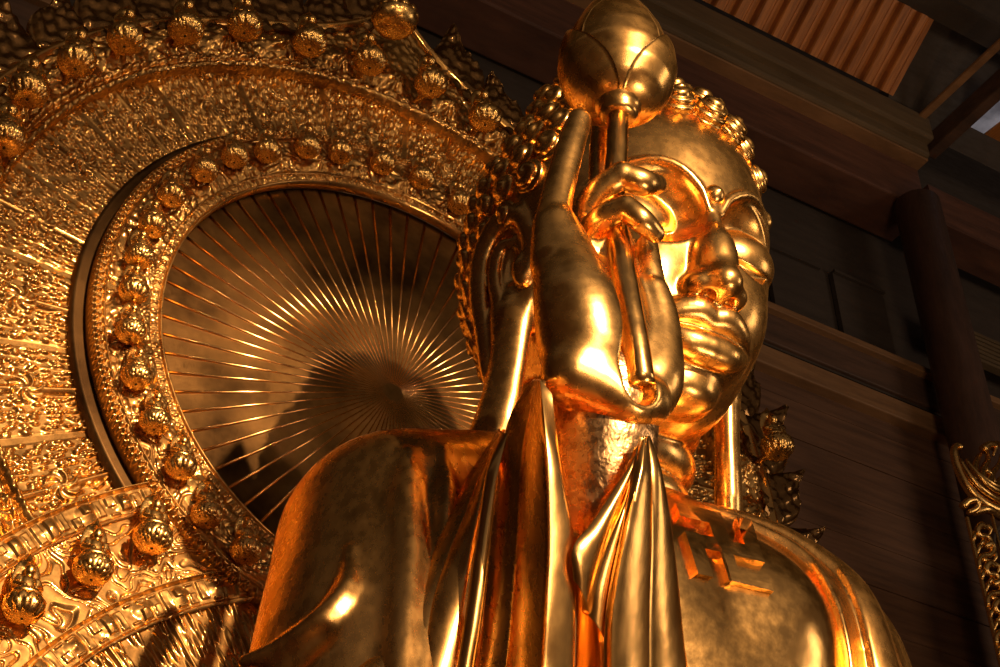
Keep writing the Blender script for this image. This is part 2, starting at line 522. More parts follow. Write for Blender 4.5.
bud_hides = ((pp[:, 0]-615)**2+(pp[:, 1]-40)**2 < 52**2) | (pp[:, 1] < -10) | ((pp[:, 0] > 560) & (pp[:, 0] < 640) & (pp[:, 1] < 240) & (pp[:, 1] > 105))
score = face_cam-3*bud_hides
order = np.argsort(-score)
rest = MB()
cv = np.array([v.co[:] for v in cm.vertices]); cf = [list(p.vertices) for p in cm.polygons]
for j, i in enumerate(order):
    Bs = basis_from(GW[i]); a = RNG.random()*6.28; sp = np.array([[math.cos(a), -math.sin(a), 0], [math.sin(a), math.cos(a), 0], [0, 0, 1]])
    R = Bs@sp; s = 1.27+.08*(RNG.random()-.5)
    if j < 100:
        o = link('hair_curl', cm, statue)
        import mathutils
        o.matrix_local = mathutils.Matrix.Translation(W[i]-np.array([SX, 7.2, -1.0])) @ mathutils.Matrix((R*s).tolist()).to_4x4()
    elif score[i] > -.6 or True:
        rest.add((cv*s)@R.T+W[i], cf)
if rest.n:
    o = spart('hair_curls', rest.data('hair_curls', M['curl'], True)); o['kind'] = 'stuff'

# ---- torso with the upper arms
def torso_f(P):
    S = P-np.array([SX, 0, 0], np.float32); L = S.copy(); S[:, 0] = np.abs(S[:, 0])*(1+.145*np.clip(L[:, 0]/.6-.6, 0, 1))
    d = ell(L, (0, 7.35, 4.85), (1.42, 1.08, 1.38))
    d = smin(d, ell(S, (.50, 6.88, 5.22), (.60, .60, .56)), .35)          # breast
    d = smin(d, ell(S, (1.22, 7.25, 5.50), (.70, .60, .60)), .40)         # shoulders
    d = smin(d, chain(S, [(.2, 7.28, 5.86), (.95, 7.26, 5.76)], [.51, .46]), .35)
    d = smin(d, chain(S, [(1.50, 7.25, 5.35), (1.74, 7.05, 4.2), (1.84, 6.85, 3.0)], [.58, .58, .57]), .3)
    d = smin(d, ell(L, (0, 7.3, 2.6), (1.6, 1.15, 1.9)), .4)
    return d
TV, TF = sculpt(torso_f, (SX-3.0, 5.4, .6), (SX+3.0, 8.9, 6.9), .04 if not FASTGEO else .06)
torso = spart('torso', mesh_data('torso', TV, TF, M['gold']))

# crossed legs and the lotus throne under them (below the picture)
def legs_f(P):
    S = P-np.array([SX, 0, 0], np.float32); S[:, 0] = np.abs(S[:, 0])
    d = chain(S, [(.9, 7.3, 1.5), (2.3, 6.3, 1.15), (2.0, 5.5, 1.0), (.2, 5.3, 1.05)], [.75, .62, .48, .42], k=.2)
    return smin(d, ell(S, (0, 6.9, 1.3), (2.0, 1.5, .8)), .4)
V, F = sculpt(legs_f, (SX-3.2, 4.6, .2), (SX+3.2, 8.6, 2.6), .07)
spart('crossed_legs', mesh_data('crossed_legs', V, F, M['robe']))
tb = MB()
tb.lathe([(2.2, -1.6), (2.5, -1.6), (2.55, -1.2), (2.2, -1.0), (2.0, -.6), (2.4, -.2), (2.8, .2), (2.85, .6), (2.5, .65), (.3, .66)], 72, (SX, 6.9, 0), None,
         lambda a, j: (1+.05*abs(math.sin(a*9))*(5 <= j <= 7), 0))
spart('lotus_throne', tb.data('lotus_throne', M['gold'], True))
# ---- the raised right hand
def A(*r): return at3(r)
WR = A((602, 402, 5.55))[0]
def hand_f(P):
    # palm
    palm = A((603, 415, 5.62), (602, 380, 5.60), (602, 330, 5.60), (598, 270, 5.62), (590, 225, 5.64))
    d = chain(P, palm, [.24, .25, .27, .22, .17], fine=23)
    d = smin(d, chain(P, A((630, 370, 5.62), (632, 310, 5.70), (618, 250, 5.72)), [.21, .19, .16], fine=18), .12)
    # heel on the little finger side
    d = smin(d, chain(P, A((592, 375, 5.50), (585, 345, 5.45), (578, 310, 5.42), (567, 265, 5.45), (557, 230, 5.46)), [.22, .235, .22, .17, .12], fine=27), .05)
    d = smin(d, chain(P, A((572, 374, 5.46), (600, 386, 5.42), (628, 400, 5.40), (645, 402, 5.44)), [.15, .13, .13, .13], fine=23), .06)
    # hollow of the palm where the stem lies
    d = smax(d, -chain(P, A((640, 385, 5.30), (627, 310, 5.30), (606, 240, 5.36)), [.10, .12, .12]), .04)
    # little finger: tall, straight
    d = smin(d, chain(P, A((555, 262, 5.46), (553, 230, 5.46), (557, 198, 5.45), (569, 152, 5.43), (579, 121, 5.42)), [.125, .098, .085, .077, .068], fine=36), .04)
    # thumb
    th = chain(P, A((628, 395, 5.58), (646, 380, 5.52), (655, 345, 5.47), (655, 318, 5.45), (651, 294, 5.43)), [.22, .19, .14, .122, .100], fine=36)
    d = smin(d, th, .035)
    d = smin(d, chain(P, A((651, 300, 5.44), (648, 270, 5.42), (647, 246, 5.42)), [.092, .078, .060], fine=23), .006)
    # ring finger bent over the stem
    rg = chain(P, A((590, 262, 5.60), (592, 236, 5.50), (604, 218, 5.38), (626, 208, 5.27)), [.10, .085, .075, .068], fine=23)
    rg2 = chain(P, A((626, 208, 5.27), (641, 220, 5.24), (655, 233, 5.27)), [.068, .066, .052], fine=18)
    d = smin(d, smin(rg, rg2, .008), .015)
    # middle finger bent over, tip to the right
    md = chain(P, A((586, 235, 5.64), (587, 212, 5.54), (600, 191, 5.43), (622, 175, 5.32)), [.095, .085, .075, .072], fine=23)
    md2 = chain(P, A((622, 175, 5.32), (642, 182, 5.29), (656, 184, 5.33)), [.072, .074, .058], fine=18)
    d = smin(d, smin(md, md2, .008), .015)
    # forefinger straight behind
    d = smin(d, chain(P, A((604, 260, 5.80), (603, 200, 5.86), (602, 150, 5.88), (603, 118, 5.88)), [.10, .085, .075, .06], fine=27), .03)
    return d
lo_ = np.array([3.55, 4.85, 4.9]); hi_ = np.array([5.1, 6.3, 8.1])
V, F = sculpt(hand_f, lo_, hi_, .0115 if not FASTGEO else .025)
hand = spart('right_hand', mesh_data('right_hand', V, F, M['skin']))
def arm_f(P):
    return chain(P, A((603, 392, 5.62), (603, 450, 5.68), (596, 530, 5.86), (588, 600, 6.15), (580, 680, 6.45)), [.275, .27, .25, .25, .26], fine=10)
V, F = sculpt(arm_f, np.array([2.6, 4.6, 2.6]), np.array([5.2, 6.6, 6.0]), .03)
spart('forearm', mesh_data('forearm', V, F, M['beaten']))

# ------------------------------------------------------------------ lotus bud on its stem, held in the hand
bud = empty('lotus_bud', tuple(A((640, 385, 5.42))[0]), 'large golden lotus bud on a stem held up by the raised hand', 'flower')
BO = np.array(bud.location)
def bpart(name, me, parent=None):
    o = link(name, me, parent or bud)
    if parent is None: o.location = -bud.location
    return o
st = catmull(A((641, 386, 5.36), (633, 330, 5.33), (622, 262, 5.36), (614, 205, 5.46), (617, 150, 5.47), (618, 112, 5.47)), 30)
sb = MB(); sb.tube(st, np.interp(np.linspace(0, 1, 30), [0, .1, .5, 1], [.072, .072, .062, .06]), 16)
bpart('stem', sb.data('stem', M['gold'], True))
b0 = A((618.5, 112, 5.47))[0]; axis = A((611, -40, 5.47))[0]-b0; axis /= np.linalg.norm(axis)
axis = np.array([axis[0], axis[1]-.02, axis[2]]); axis /= np.linalg.norm(axis)
BB = basis_from(axis, up=-CF)
cb = MB(); cb.lathe([(.03, -.05), (.09, -.045), (.11, -.02), (.105, .01), (.125, .03), (.165, .07), (.175, .11), (.15, .17), (.05, .19)], 28, b0, BB)
bpart('collar', cb.data('collar', M['skin'], True))
def bud_r(t):      # radius along the bud, t 0..1
    return .312*np.interp(t, [0, .03, .08, .16, .28, .40, .52, .64, .76, .88, .96, 1.0], [.24, .52, .74, .91, 1.0, .975, .875, .70, .48, .27, .11, .012])
BL = 1.16
core = MB(); tt = np.linspace(0, 1, 40)
core.lathe([(max(bud_r(t)*.93, .002), .04+BL*t) for t in tt], 48, b0, BB)
bpart('bud_core', core.data('bud_core', M['gold'], True))
def petal(ang, half, tmax, lift, flare):
    """a petal as a curved leaf lying on the bud, pointed at its top"""
    nu, nv = 34, 25
    u = np.linspace(0, 1, nu)[:, None]; v = np.linspace(-1, 1, nv)[None]
    t = u*tmax
    w = half*np.clip(np.sin(np.clip(u, 0, 1)*PI*.5+.45)**.5, .05, 1)*np.sqrt(np.clip(1-u**3.2, 0, 1))+.001
    if half > 1.2: w = half*np.clip(1-u**1.25, 0, 1)**.9+.001
    a = ang+v*w
    r = bud_r(t)*(1+lift*(1-.55*v**2))+flare*u**3*(np.abs(v)*.3+.7)
    z = .02+BL*t*(1-.0*v**2)
    top = np.stack([r*np.cos(a), r*np.sin(a), np.broadcast_to(z, r.shape)], -1).reshape(-1, 3)
    r2 = r-.028
    bot = np.stack([r2*np.cos(a), r2*np.sin(a), np.broadcast_to(z, r.shape)], -1).reshape(-1, 3)
    F = grid_faces(nu, nv); n = nu*nv
    idx = np.arange(n).reshape(nu, nv)
    ring = np.r_[idx[0, :], idx[1:, -1], idx[-1, -2::-1], idx[-2:0:-1, 0]]
    side = np.stack([ring, np.roll(ring, -1), np.roll(ring, -1)+n, ring+n], 1)
    return np.vstack([top, bot]), np.vstack([F, F[:, ::-1]+n, side])
# angle of the petal that faces the viewer
fa = math.atan2(*(((-CF)@BB)[[1, 0]]))
for da, half, tm, lf, fl in [(.04, .86, .66, .05, .0), (1.50, 1.42, .54, .115, .0), (-1.42, 1.42, .54, .115, .0), (.95, 1.0, .96, .015, .0), (-.95, 1.0, .96, .0, .0),
                             (2.6, 1.0, .96, .0, .0), (-2.6, 1.0, .94, .0, .0), (3.14, .86, .66, .05, .0)]:
    V, F = petal(fa+da, half, tm, lf, fl)
    bpart('petal', mesh_data('petal', V@BB.T+b0, F, M['skin']))
# ------------------------------------------------------------------ robe, hem, emblem, sleeve
def shell(V, nu, nv, thick):
    """closed sheet from a grid of points, thickened away from the viewer's side"""
    G = V.reshape(nu, nv, 3)
    du = np.gradient(G, axis=0); dv = np.gradient(G, axis=1)
    N = np.cross(du, dv); N /= np.linalg.norm(N, axis=-1, keepdims=True)+1e-9
    s = np.sign((N*(-G)).sum(-1).mean()) or 1
    Bk = G-N*s*thick
    F = grid_faces(nu, nv); n = nu*nv
    if s < 0: F = F[:, ::-1]
    idx = np.arange(n).reshape(nu, nv)
    ring = np.r_[idx[0, :], idx[1:, -1], idx[-1, -2::-1], idx[-2:0:-1, 0]]
    side = np.stack([ring, np.roll(ring, -1), np.roll(ring, -1)+n, ring+n], 1)
    if s > 0: side = side[:, ::-1]
    return np.vstack([G.reshape(-1, 3), Bk.reshape(-1, 3)]), np.vstack([F, F[:, ::-1]+n, side])
def sheet(name, curves, bulge, mat, thick=.035, nu=60, per=14, parent=None, rip=0.0, roll=0.0):
    """cloth through a row of long curves (px, py, Y); each bay between two curves swells by bulge"""
    C = [catmull(A(*[(x, y, Y+.62*min(max((y-425)/310, 0), 1)*min(max((6.3-Y)/.7, 0), 1)) for x, y, Y in c]), nu) for c in curves]
    if np.ndim(bulge) == 0: bulge = [bulge]*(len(C)-1)
    cols = []
    for i in range(len(C)-1):
        a, b = C[i], C[i+1]
        d = np.cross(np.gradient(a, axis=0), b-a); d /= np.linalg.norm(d, axis=1)[:, None]+1e-9
        sg = np.sign((d*(-a)).sum(1).mean())
        for k in range(per+(i == len(C)-2)):
            t = k/per
            u = np.linspace(0, 1, nu)
            bl = bulge[i]*(4*t*(1-t))**.8*np.clip(u*4+.25, 0, 1)
            bl = bl+rip*np.sin(9*u+5*t+i)*4*t*(1-t)
            cols.append(a*(1-t)+b*t+d*sg*bl[:, None])
    V = np.stack(cols, 1)
    nv = V.shape[1]
    V, F = shell(V.reshape(-1, 3), nu, nv, thick)
    me = mesh_data(name, V, F, mat)
    o = spart(name, me, parent)
    m = o.modifiers.new('edge', 'BEVEL'); m.width = .012; m.segments = 2; m.limit_method = 'ANGLE'; m.angle_limit = 1.0
    return o

# left shoulder robe: the torso thickened, cut by the plane of the hem
def hem_x(P): return 6.44-.62*np.clip((P[:, 1]-6.60)/.45, 0, 1)**1.2+.06*np.clip(5.3-P[:, 2], 0, 1)
def robe_f(P):
    w = P[:, 0]-hem_x(P)
    t = torso_f(P)
    a = smax(t-.045, -w, .03)
    b = smax(t-.085-.035*np.sin(np.clip(w-.2, 0, 2)*11), .19-w, .03)
    return smin(a, b, .02)
V, F = sculpt(robe_f, (5.2, 5.4, 3.0), (8.2, 8.9, 6.8), .021 if not FASTGEO else .05)
spart('robe', mesh_data('robe', V, F, M['robe']))

# emblem: raised bars following the chest
GO = np.array([672.5, 507.0]); GX = np.array([15.3, 3.6]); GY = np.array([4.3, 13.9])
eb = MB()
def ebar(c0_, c1_, r0, r1):
    nu, nv = max(2, int((c1_-c0_)*4)+1), max(2, int((r1-r0)*4)+1)
    T = np.zeros((nu, nv, 3)); Bm = np.zeros((nu, nv, 3))
    for i, u in enumerate(np.linspace(c0_, c1_, nu)):
        for j, v in enumerate(np.linspace(r0, r1, nv)):
            p = hit(torso_f, GO+GX*u+GY*v, default=6.3)
            g = np.array([float(torso_f((p+np.eye(3)[a]*.01)[None].astype(np.float32))[0]-torso_f((p-np.eye(3)[a]*.01)[None].astype(np.float32))[0]) for a in range(3)])
            g /= np.linalg.norm(g)
            T[i, j] = p+g*.034; Bm[i, j] = p-g*.03
    n = nu*nv; F = grid_faces(nu, nv)
    idx = np.arange(n).reshape(nu, nv); ring = np.r_[idx[0, :], idx[1:, -1], idx[-1, -2::-1], idx[-2:0:-1, 0]]
    side = np.stack([ring, np.roll(ring, -1), np.roll(ring, -1)+n, ring+n], 1)
    eb.add(np.vstack([T.reshape(-1, 3), Bm.reshape(-1, 3)]), np.vstack([F, F[:, ::-1]+n, side]).tolist())
ebar(0, 2, 0, 1); ebar(2, 3, 0, 5); ebar(4, 5, 0, 2); ebar(0, 2, 2, 3); ebar(3, 5, 2, 3); ebar(0, 1, 3, 5); ebar(3, 5, 4, 5)
o = spart('chest_emblem', eb.data('chest_emblem', M['gold'], False))

# right shoulder robe: torso thickened on the other side, with hanging folds
def rbase_f(P):
    return smin(torso_f(P)-.06, chain(P, [(SX-1.50, 7.18, 5.42), (SX-1.74, 6.95, 4.3), (SX-1.84, 6.75, 3.0)], [.66, .66, .64], fine=8), .05)
def rpts(pts): return np.array([hit(rbase_f, p, default=6.9) for p in pts])
f2 = rpts([(409, 452), (406, 500), (410, 560), (404, 640), (396, 760)])
f3 = rpts([(444, 446), (446, 490), (444, 540), (430, 620), (420, 720)])
f4 = rpts([(350, 548), (346, 590), (318, 625), (280, 650), (244, 662)])
f5 = rpts([(318, 640), (290, 664), (270, 690)])
def rrobe_f(P):
    t = rbase_f(P)
    t = smin(t, chain(P, f2, [-.02, .06, .075, .07, .06], fine=14), .10)
    t = smin(t, chain(P, f3, [-.02, .06, .07, .07, .06], fine=12), .05)
    t = smin(t, chain(P, f4, [-.01, .05, .065, .055, .03], fine=14), .06)
    t = smax(t, -chain(P, f5, [.0, .03, .04], fine=8), .14)
    return np.maximum(t, P[:, 0]-(SX-.62)-.25*(P[:, 1]-7.2))
V, F = sculpt(rrobe_f, (2.6, 5.4, 3.0), (5.4, 8.9, 6.7), .024 if not FASTGEO else .05)
spart('shoulder_robe', mesh_data('shoulder_robe', V, F, M['robe']))

# the wide sleeve hanging from the raised wrist
sheet('sleeve_fold', [[(501, 428, 6.75), (482, 462, 6.65), (456, 505, 6.6), (430, 548, 6.55), (404, 604, 6.5), (385, 640, 6.45), (352, 672, 6.4), (325, 740, 6.35)],
       [(500, 430, 6.42), (484, 475, 6.32), (464, 520, 6.24), (446, 570, 6.18), (434, 620, 6.12), (428, 672, 6.08), (420, 740, 6.05)]], .05, M['robe'])
sheet('sleeve_fold', [[(497, 432, 6.40), (478, 490, 6.32), (452, 545, 6.24), (432, 600, 6.18), (420, 672, 6.12), (410, 740, 6.05)],
       [(499, 434, 6.06), (485, 480, 6.02), (472, 552, 5.98), (464, 610, 5.95), (455, 672, 5.92), (445, 740, 5.9)]], .03, M['robe'])
sheet('sleeve_fold', [[(500, 432, 5.94), (486, 478, 5.90), (474, 550, 5.86), (466, 610, 5.84), (456, 672, 5.82), (446, 740, 5.8)],
       [(507, 434, 5.84), (497, 480, 5.80), (489, 560, 5.76), (482, 620, 5.74), (474, 672, 5.72), (465, 740, 5.7)]], .03, M['sleeve'])
sheet('sleeve', [[(533, 379, 5.86), (507, 422, 5.88), (493, 509, 5.86), (484, 600, 5.86), (477, 672, 5.86), (468, 740, 5.86)],
       [(536, 379, 5.66), (523, 450, 5.68), (517, 540, 5.62), (511, 620, 5.58), (506, 672, 5.56), (501, 740, 5.54)],
       [(540, 380, 5.46), (545, 440, 5.42), (548, 531, 5.34), (546, 600, 5.30), (542, 672, 5.28), (536, 740, 5.26)]], [.008, .014], M['robe'], thick=.03)
sheet('sleeve_hem', [[(540, 380, 5.42), (546, 440, 5.38), (549, 531, 5.31), (547, 600, 5.27), (543, 672, 5.25), (537, 740, 5.22)],
       [(552, 394, 5.40), (561, 466, 5.36), (572, 531, 5.30), (575, 600, 5.26), (574, 672, 5.24), (571, 740, 5.22)]], .010, M['sleeve'], thick=.05)
def q(c): return [[(x, y, 5.30+(Y-5.28)*.35) for x, y, Y in r] for r in c]
sheet('sleeve_lining', [[(571, 525, 5.36), (574, 560, 5.34), (576, 600, 5.32), (576, 640, 5.31), (575, 672, 5.30), (572, 740, 5.3)],
       [(580, 535, 5.40), (588, 565, 5.40), (594, 600, 5.38), (597, 640, 5.36), (598, 672, 5.35), (600, 740, 5.34)],
       [(604, 540, 5.38), (608, 565, 5.36), (608, 600, 5.35), (608, 640, 5.34), (606, 672, 5.33), (606, 740, 5.32)]], [-.02, .02], M['sleeve'], thick=.03)
sheet('sleeve_fold', q([[(643, 438, 5.34), (620, 476, 5.24), (591, 522, 5.16), (573, 548, 5.12), (573, 580, 5.12)],
       [(643, 438, 5.30), (630, 482, 5.20), (609, 532, 5.12), (594, 580, 5.10), (588, 615, 5.12)],
       [(644, 438, 5.26), (637, 472, 5.18), (623, 530, 5.10), (612, 590, 5.08), (606, 645, 5.06)]]), [.03, .03], M['sleeve'], thick=.03)
sheet('sleeve_fold', q([[(643, 438, 5.20), (635, 468, 5.10), (621, 530, 5.02), (609, 590, 4.98), (604, 640, 4.96), (603, 740, 4.95)],
       [(645, 438, 5.20), (640, 475, 5.10), (630, 530, 5.02), (621, 590, 4.98), (617, 640, 4.96), (616, 740, 4.95)]]), .03, M['sleeve'], thick=.03)
sheet('sleeve', q([[(645, 436, 5.26), (638, 475, 5.06), (627, 530, 4.92), (616, 590, 4.86), (612, 640, 4.84), (612, 740, 4.83)],
       [(648, 436, 5.28), (652, 480, 5.16), (652, 540, 5.07), (650, 600, 5.03), (650, 672, 5.02), (651, 740, 5.0)],
       [(650, 436, 5.34), (660, 466, 5.28), (669, 509, 5.26), (677, 570, 5.26), (684, 640, 5.27), (688, 672, 5.27), (692, 740, 5.27)]]), [.015, .02], M['sleeve'], thick=.045)
# ------------------------------------------------------------------ the halo behind the statue
HX, HZ, HY = SX, 9.10, 10.0
halo = empty('halo', (HX, 10.4, 0.0), 'huge gilded carved halo with a ribbed centre disc behind the statue', 'halo')
def hp(name, me, parent=None):
    o = link(name, me, parent or halo)
    if parent is None: o.location = (-HX, -10.4, 0)
    return o
Q = .5 if FASTGEO else 1.0
def annulus(name, cz, r0, r1, y, hf, nr, na, a0, a1, mat, back=.1, rfun=None):
    """relief in polar coordinates: hf(r, a) is how far it stands out; closed at the rims and the back"""
    nr = max(4, int(nr*Q)); na = max(16, int(na*Q))
    full = abs(a1-a0-2*PI) < 1e-6
    a = np.linspace(a0, a1, na, endpoint=not full); t = np.linspace(0, 1, nr)
    Aa, Tt = np.meshgrid(a, t)
    rr = r0+(r1-r0)*Tt if rfun is None else rfun(Tt, Aa)
    H = hf(rr, Aa)
    P = lambda r, h: np.stack([HX+r*np.cos(Aa[:len(r)]), y-h, cz+r*np.sin(Aa[:len(r)])], -1)
    top = P(rr, H)
    first = P(rr[:1], np.full((1, na), -back)); last = np.stack([HX+rr[-1:]*np.cos(a)[None], np.full((1, na), y+back), cz+rr[-1:]*np.sin(a)[None]], -1)
    G = np.concatenate([first, top, last], 0)
    if cz != HZ:                                        # passes behind the head halo
        in_ = np.hypot(G[..., 0]-HX, G[..., 2]-HZ) < 2.57
        G[..., 1] = np.where(in_, np.maximum(G[..., 1], HY+.24), G[..., 1])
    V = G.reshape(-1, 3); F = grid_faces(nr+2, na, wrap=full)
    return hp(name, mesh_data(name, V, F, mat))
def grp(x, w): return np.abs((x/w) % 1.0-.5)*2          # triangle wave 0..1
def letters(r, a, r0, r1, n, amp):
    """band of small upright motifs between two raised edges"""
    t = (r-r0)/(r1-r0)
    m = a*n/(2*PI)
    cell = vnoise(np.floor(m*3)*7.3, np.floor(t*4)*3.1)
    body = (np.abs((m*3) % 1-.5) < .33)*(np.abs(t-.5) < .33)*(cell > .33)
    leaf = np.clip(1-np.hypot(((m) % 1-.5)*3.2, (t-.5)*2.6), 0, 1)
    edge = np.clip(1-np.minimum(t, 1-t)/.10, 0, 1)
    return amp*(.5*body+.8*leaf+1.1*edge)
def clouds(x, y, s, amp):
    """scrolling cloud lobes parted by engraved lines"""
    qx = fnoise(x*s*.8+3, y*s*.8, 2); qy = fnoise(x*s*.8+40, y*s*.8+9, 2)
    n = fnoise(x*s+1.8*qx, y*s+1.8*qy, 2)
    line = np.clip(np.abs(np.sin(n*30))/.55, 0, 1)**.6
    return amp*(.45*line+.9*n)
def specks(r, a, kr, ka, amp):
    """grains of relief, longer along the radius"""
    d = worley(r*kr, a*ka)
    return amp*np.clip(1-d*2.4, 0, 1)**.6
def tongues(r, a, r0, n, amp, skew=.8):
    """rows of small flame tongues pointing outwards"""
    u = a*n/(2*PI)+skew*(r-r0); w = r/.21
    k = np.floor(w); u = u+.5*(k % 2)
    fx = (u % 1)-.5; fy = w-k
    j = vnoise(np.floor(u)*5.1+k*3.7, k*1.9)
    d = np.hypot(fx*(1.7+fy*2.2), (fy-.45)*.95)
    return amp*np.clip(1-d*1.7, 0, 1)**.7*(.5+j)

# backing sheet of the whole halo (leaf shaped outline)
def rb(a):
    f = np.abs(((a-PI/2+PI) % (2*PI))-PI)
    return 3.99+.93*np.exp(-f/.13)
Y1, Y2 = HY+.20, HY+.03                                 # outer field, body halo
NA = 1700
aa = (-PI*.5, PI*1.5)
def outer_h(r, a):
    div = (a*24/(2*PI)+.18) % 1-.5
    ridge = np.clip(1-np.abs(div)*r*2*PI/24/.04, 0, 1)
    sub = np.clip(1-np.abs((div*4+.5) % 1-.5)*r*2*PI/96/.012, 0, 1)
    h = specks(r, a, 11, 78, .032)+.012*fnoise(r*9, a*30, 2)+.012*sub
    flower = np.clip(1-np.hypot(div*r*.26, (r-3.08)*.9)/.12, 0, 1)
    h = h*(np.abs(div) < .46)*(flower <= 0)+.05*(flower > 0)*(.5+.5*np.clip(np.sin(6*np.arctan2(div*r*.26, (r-3.08)*.9)+flower*7), -.2, 1))
    return np.maximum(h, .045*np.sqrt(ridge))
annulus('outer_field', HZ, 2.5, 3.47, Y1, outer_h, 110, 2300, *aa, M['relief'])
def border_h(r, a):
    t = (r-3.45)
    edge = .075*np.clip(1-np.abs(t-.03)/.05, 0, 1)**.5
    beads = .05*np.clip(1-np.hypot(((a*210/(2*PI)) % 1-.5)*2, (t-.12)/.035), 0, 1)**.5
    fl = (a*40/(2*PI)+.45) % 1-.5
    flower = np.clip(1-np.hypot(fl*40*.0+fl*1.9, (t-.30)/.25)*1.05, 0, 1)
    x, y = r*np.cos(a), r*np.sin(a)
    return edge+beads+.10*flower*(1+.35*np.sin(5*np.arctan2(fl, t-.3)))+clouds(x, y, 3.0, .035)+specks(r, a, 14, 55, .016)
annulus('statuette_border', HZ, 3.45, 4.0, Y1-.05, border_h, 64, NA, *aa, M['relief'], back=.15, rfun=lambda t, a: 3.45+t*(rb(a)-3.45))
def apex_trim(r, a): return .06*np.sqrt(np.clip(1-np.abs((r-rb(a))/.07), 0, 1))
annulus('outer_moulding', HZ, 0, 0, Y1-.06, apex_trim, 9, NA, *aa, M['relief'], back=.14, rfun=lambda t, a: rb(a)-.07+t*.14)

# body halo
BZ = 4.0; ba = (PI*.02, PI*.98)
def field_h(r, a):
    div = (a*36/(2*PI)) % 1-.5
    ridge = np.clip(1-np.abs(div)*r*2*PI/36/.022, 0, 1)
    h = specks(r, a, 4.5, 60, .030)+.010*fnoise(r*8, a*26, 2)
    return np.where(np.abs(div)*r*2*PI/36 < .028, .004+.03*np.sqrt(ridge), h)
annulus('body_halo_field', BZ, 1.7, 2.99, Y2, field_h, 110, 1200, *ba, M['relief'])
annulus('ornament_band', BZ, 2.97, 3.20, Y2-.05, lambda r, a: letters(r, a, 2.97, 3.20, 66, .035)+.01*fnoise(r*20, a*60, 2), 40, 1500, *ba, M['relief'], back=.12)
annulus('cloud_band', BZ, 3.19, 3.77, Y2, lambda r, a: clouds(r*np.cos(a), r*np.sin(a), 4.6, .05), 100, 1500, *ba, M['relief'])
annulus('ornament_band', BZ, 3.75, 3.96, Y2-.05, lambda r, a: letters(r, a, 3.75, 3.96, 80, .035)+.01*fnoise(r*20, a*60, 2), 36, 1500, *ba, M['relief'], back=.12)

# head halo: bead rims, relief ring, flat outer wall
def dots(r, a, r0, n, w): return .035*np.clip(1-np.hypot(((a*n/(2*PI)) % 1-.5)*2*(2*PI*r0/n/2)/w, (r-r0)/w), 0, 1)**.5
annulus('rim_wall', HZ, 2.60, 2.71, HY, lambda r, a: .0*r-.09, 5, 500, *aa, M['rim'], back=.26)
annulus('beaded_rim', HZ, 2.50, 2.61, HY-.055, lambda r, a: dots(r, a, 2.585, 300, .024)+dots(r, a, 2.555, 200, .02)+.02*np.clip(1-np.abs(r-2.52)/.018, 0, 1), 24, 2600, *aa, M['relief'], back=.14)
def ring_h(r, a):
    x, y = r*np.cos(a), r*np.sin(a)
    u = (a*34/(2*PI)) % 1-.5
    ft = np.clip(1-np.hypot(u*1.5, (r-2.28)/.17), 0, 1)
    return clouds(x, y, 3.6, .035)+specks(r, a, 13, 30, .012)+.05*ft*(1+.3*np.sin(7*np.arctan2(u, r-2.28)))
annulus('relief_ring', HZ, 2.16, 2.51, HY-.035, ring_h, 60, NA, *aa, M['relief'])
annulus('beaded_rim', HZ, 2.06, 2.17, HY-.045, lambda r, a: letters(r, a, 2.075, 2.165, 130, .02), 20, 2600, *aa, M['relief'], back=.08)

# centre disc with its ribs
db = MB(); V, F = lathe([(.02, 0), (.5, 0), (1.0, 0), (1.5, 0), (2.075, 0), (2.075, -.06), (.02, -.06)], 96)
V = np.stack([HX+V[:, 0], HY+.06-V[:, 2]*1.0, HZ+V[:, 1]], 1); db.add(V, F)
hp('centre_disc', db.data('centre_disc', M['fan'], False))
rm = MB(); L0, L1 = .02, 2.06
NS = 7; th_ = np.linspace(0, PI, NS)
Vr = [(L, -h*math.sin(t), w_*math.cos(t)) for L, w_, h in ((L0, .004, .0015), (L1, .015, .019)) for t in th_]
rm.add(Vr, [(i, i+1, NS+i+1, NS+i) for i in range(NS-1)]+[list(range(NS)), [NS+i for i in range(NS)]][:2])
rme = rm.data('rib', M['rib'], True)
for k in range(72):
    o = link('rib', rme, halo); o.location = (0, HY+.062-10.4, HZ); o.rotation_euler = (0, -2*PI*(k+.35)/72, 0)
# flame tongues round the rim
def flame_mesh(seed):
    rg = np.random.default_rng(seed); nu, nv = 30, 17
    u = np.linspace(0, 1, nu)[:, None]; v = np.linspace(-1, 1, nv)[None]
    uu = u[:, 0]
    Lc = catmull([(-.30, -.12), (-.31, .05), (-.33, .24), (-.37, .40), (-.42, .56)], nu)
    Rc = catmull([(.36, -.12), (.39, .06), (.30, .26), (.10, .38), (-.12, .45), (-.42, .565)], nu)
    t_ = (v+1)/2
    x = Lc[:, 0:1]*(1-t_)+Rc[:, 0:1]*t_; z = Lc[:, 1:2]*(1-t_)+Rc[:, 1:2]*t_
    z = z+.025*np.sin(uu*14)[:, None]*(t_ > .8)
    dome = .05*(1-v**6)
    vein = .045*np.clip(1-worley(x*13+seed, z*9+3)*2.0, 0, 1)**.6+.02*np.clip(1-np.abs(t_-.86)/.06, 0, 1)
    y = -(dome+vein*(1-v**8))
    top = np.stack([x+0*y, y, z+0*y], -1).reshape(-1, 3); bot = np.stack([x+0*y, .05+0*y, z+0*y], -1).reshape(-1, 3)
    n = nu*nv; F = grid_faces(nu, nv); idx = np.arange(n).reshape(nu, nv)
    ring = np.r_[idx[0, :], idx[1:, -1], idx[-1, -2::-1], idx[-2:0:-1, 0]]
    side = np.stack([ring, np.roll(ring, -1), np.roll(ring, -1)+n, ring+n], 1)
    return mesh_data('flame', np.vstack([top, bot]), np.vstack([F, F[:, ::-1]+n, side]), M['flame'])
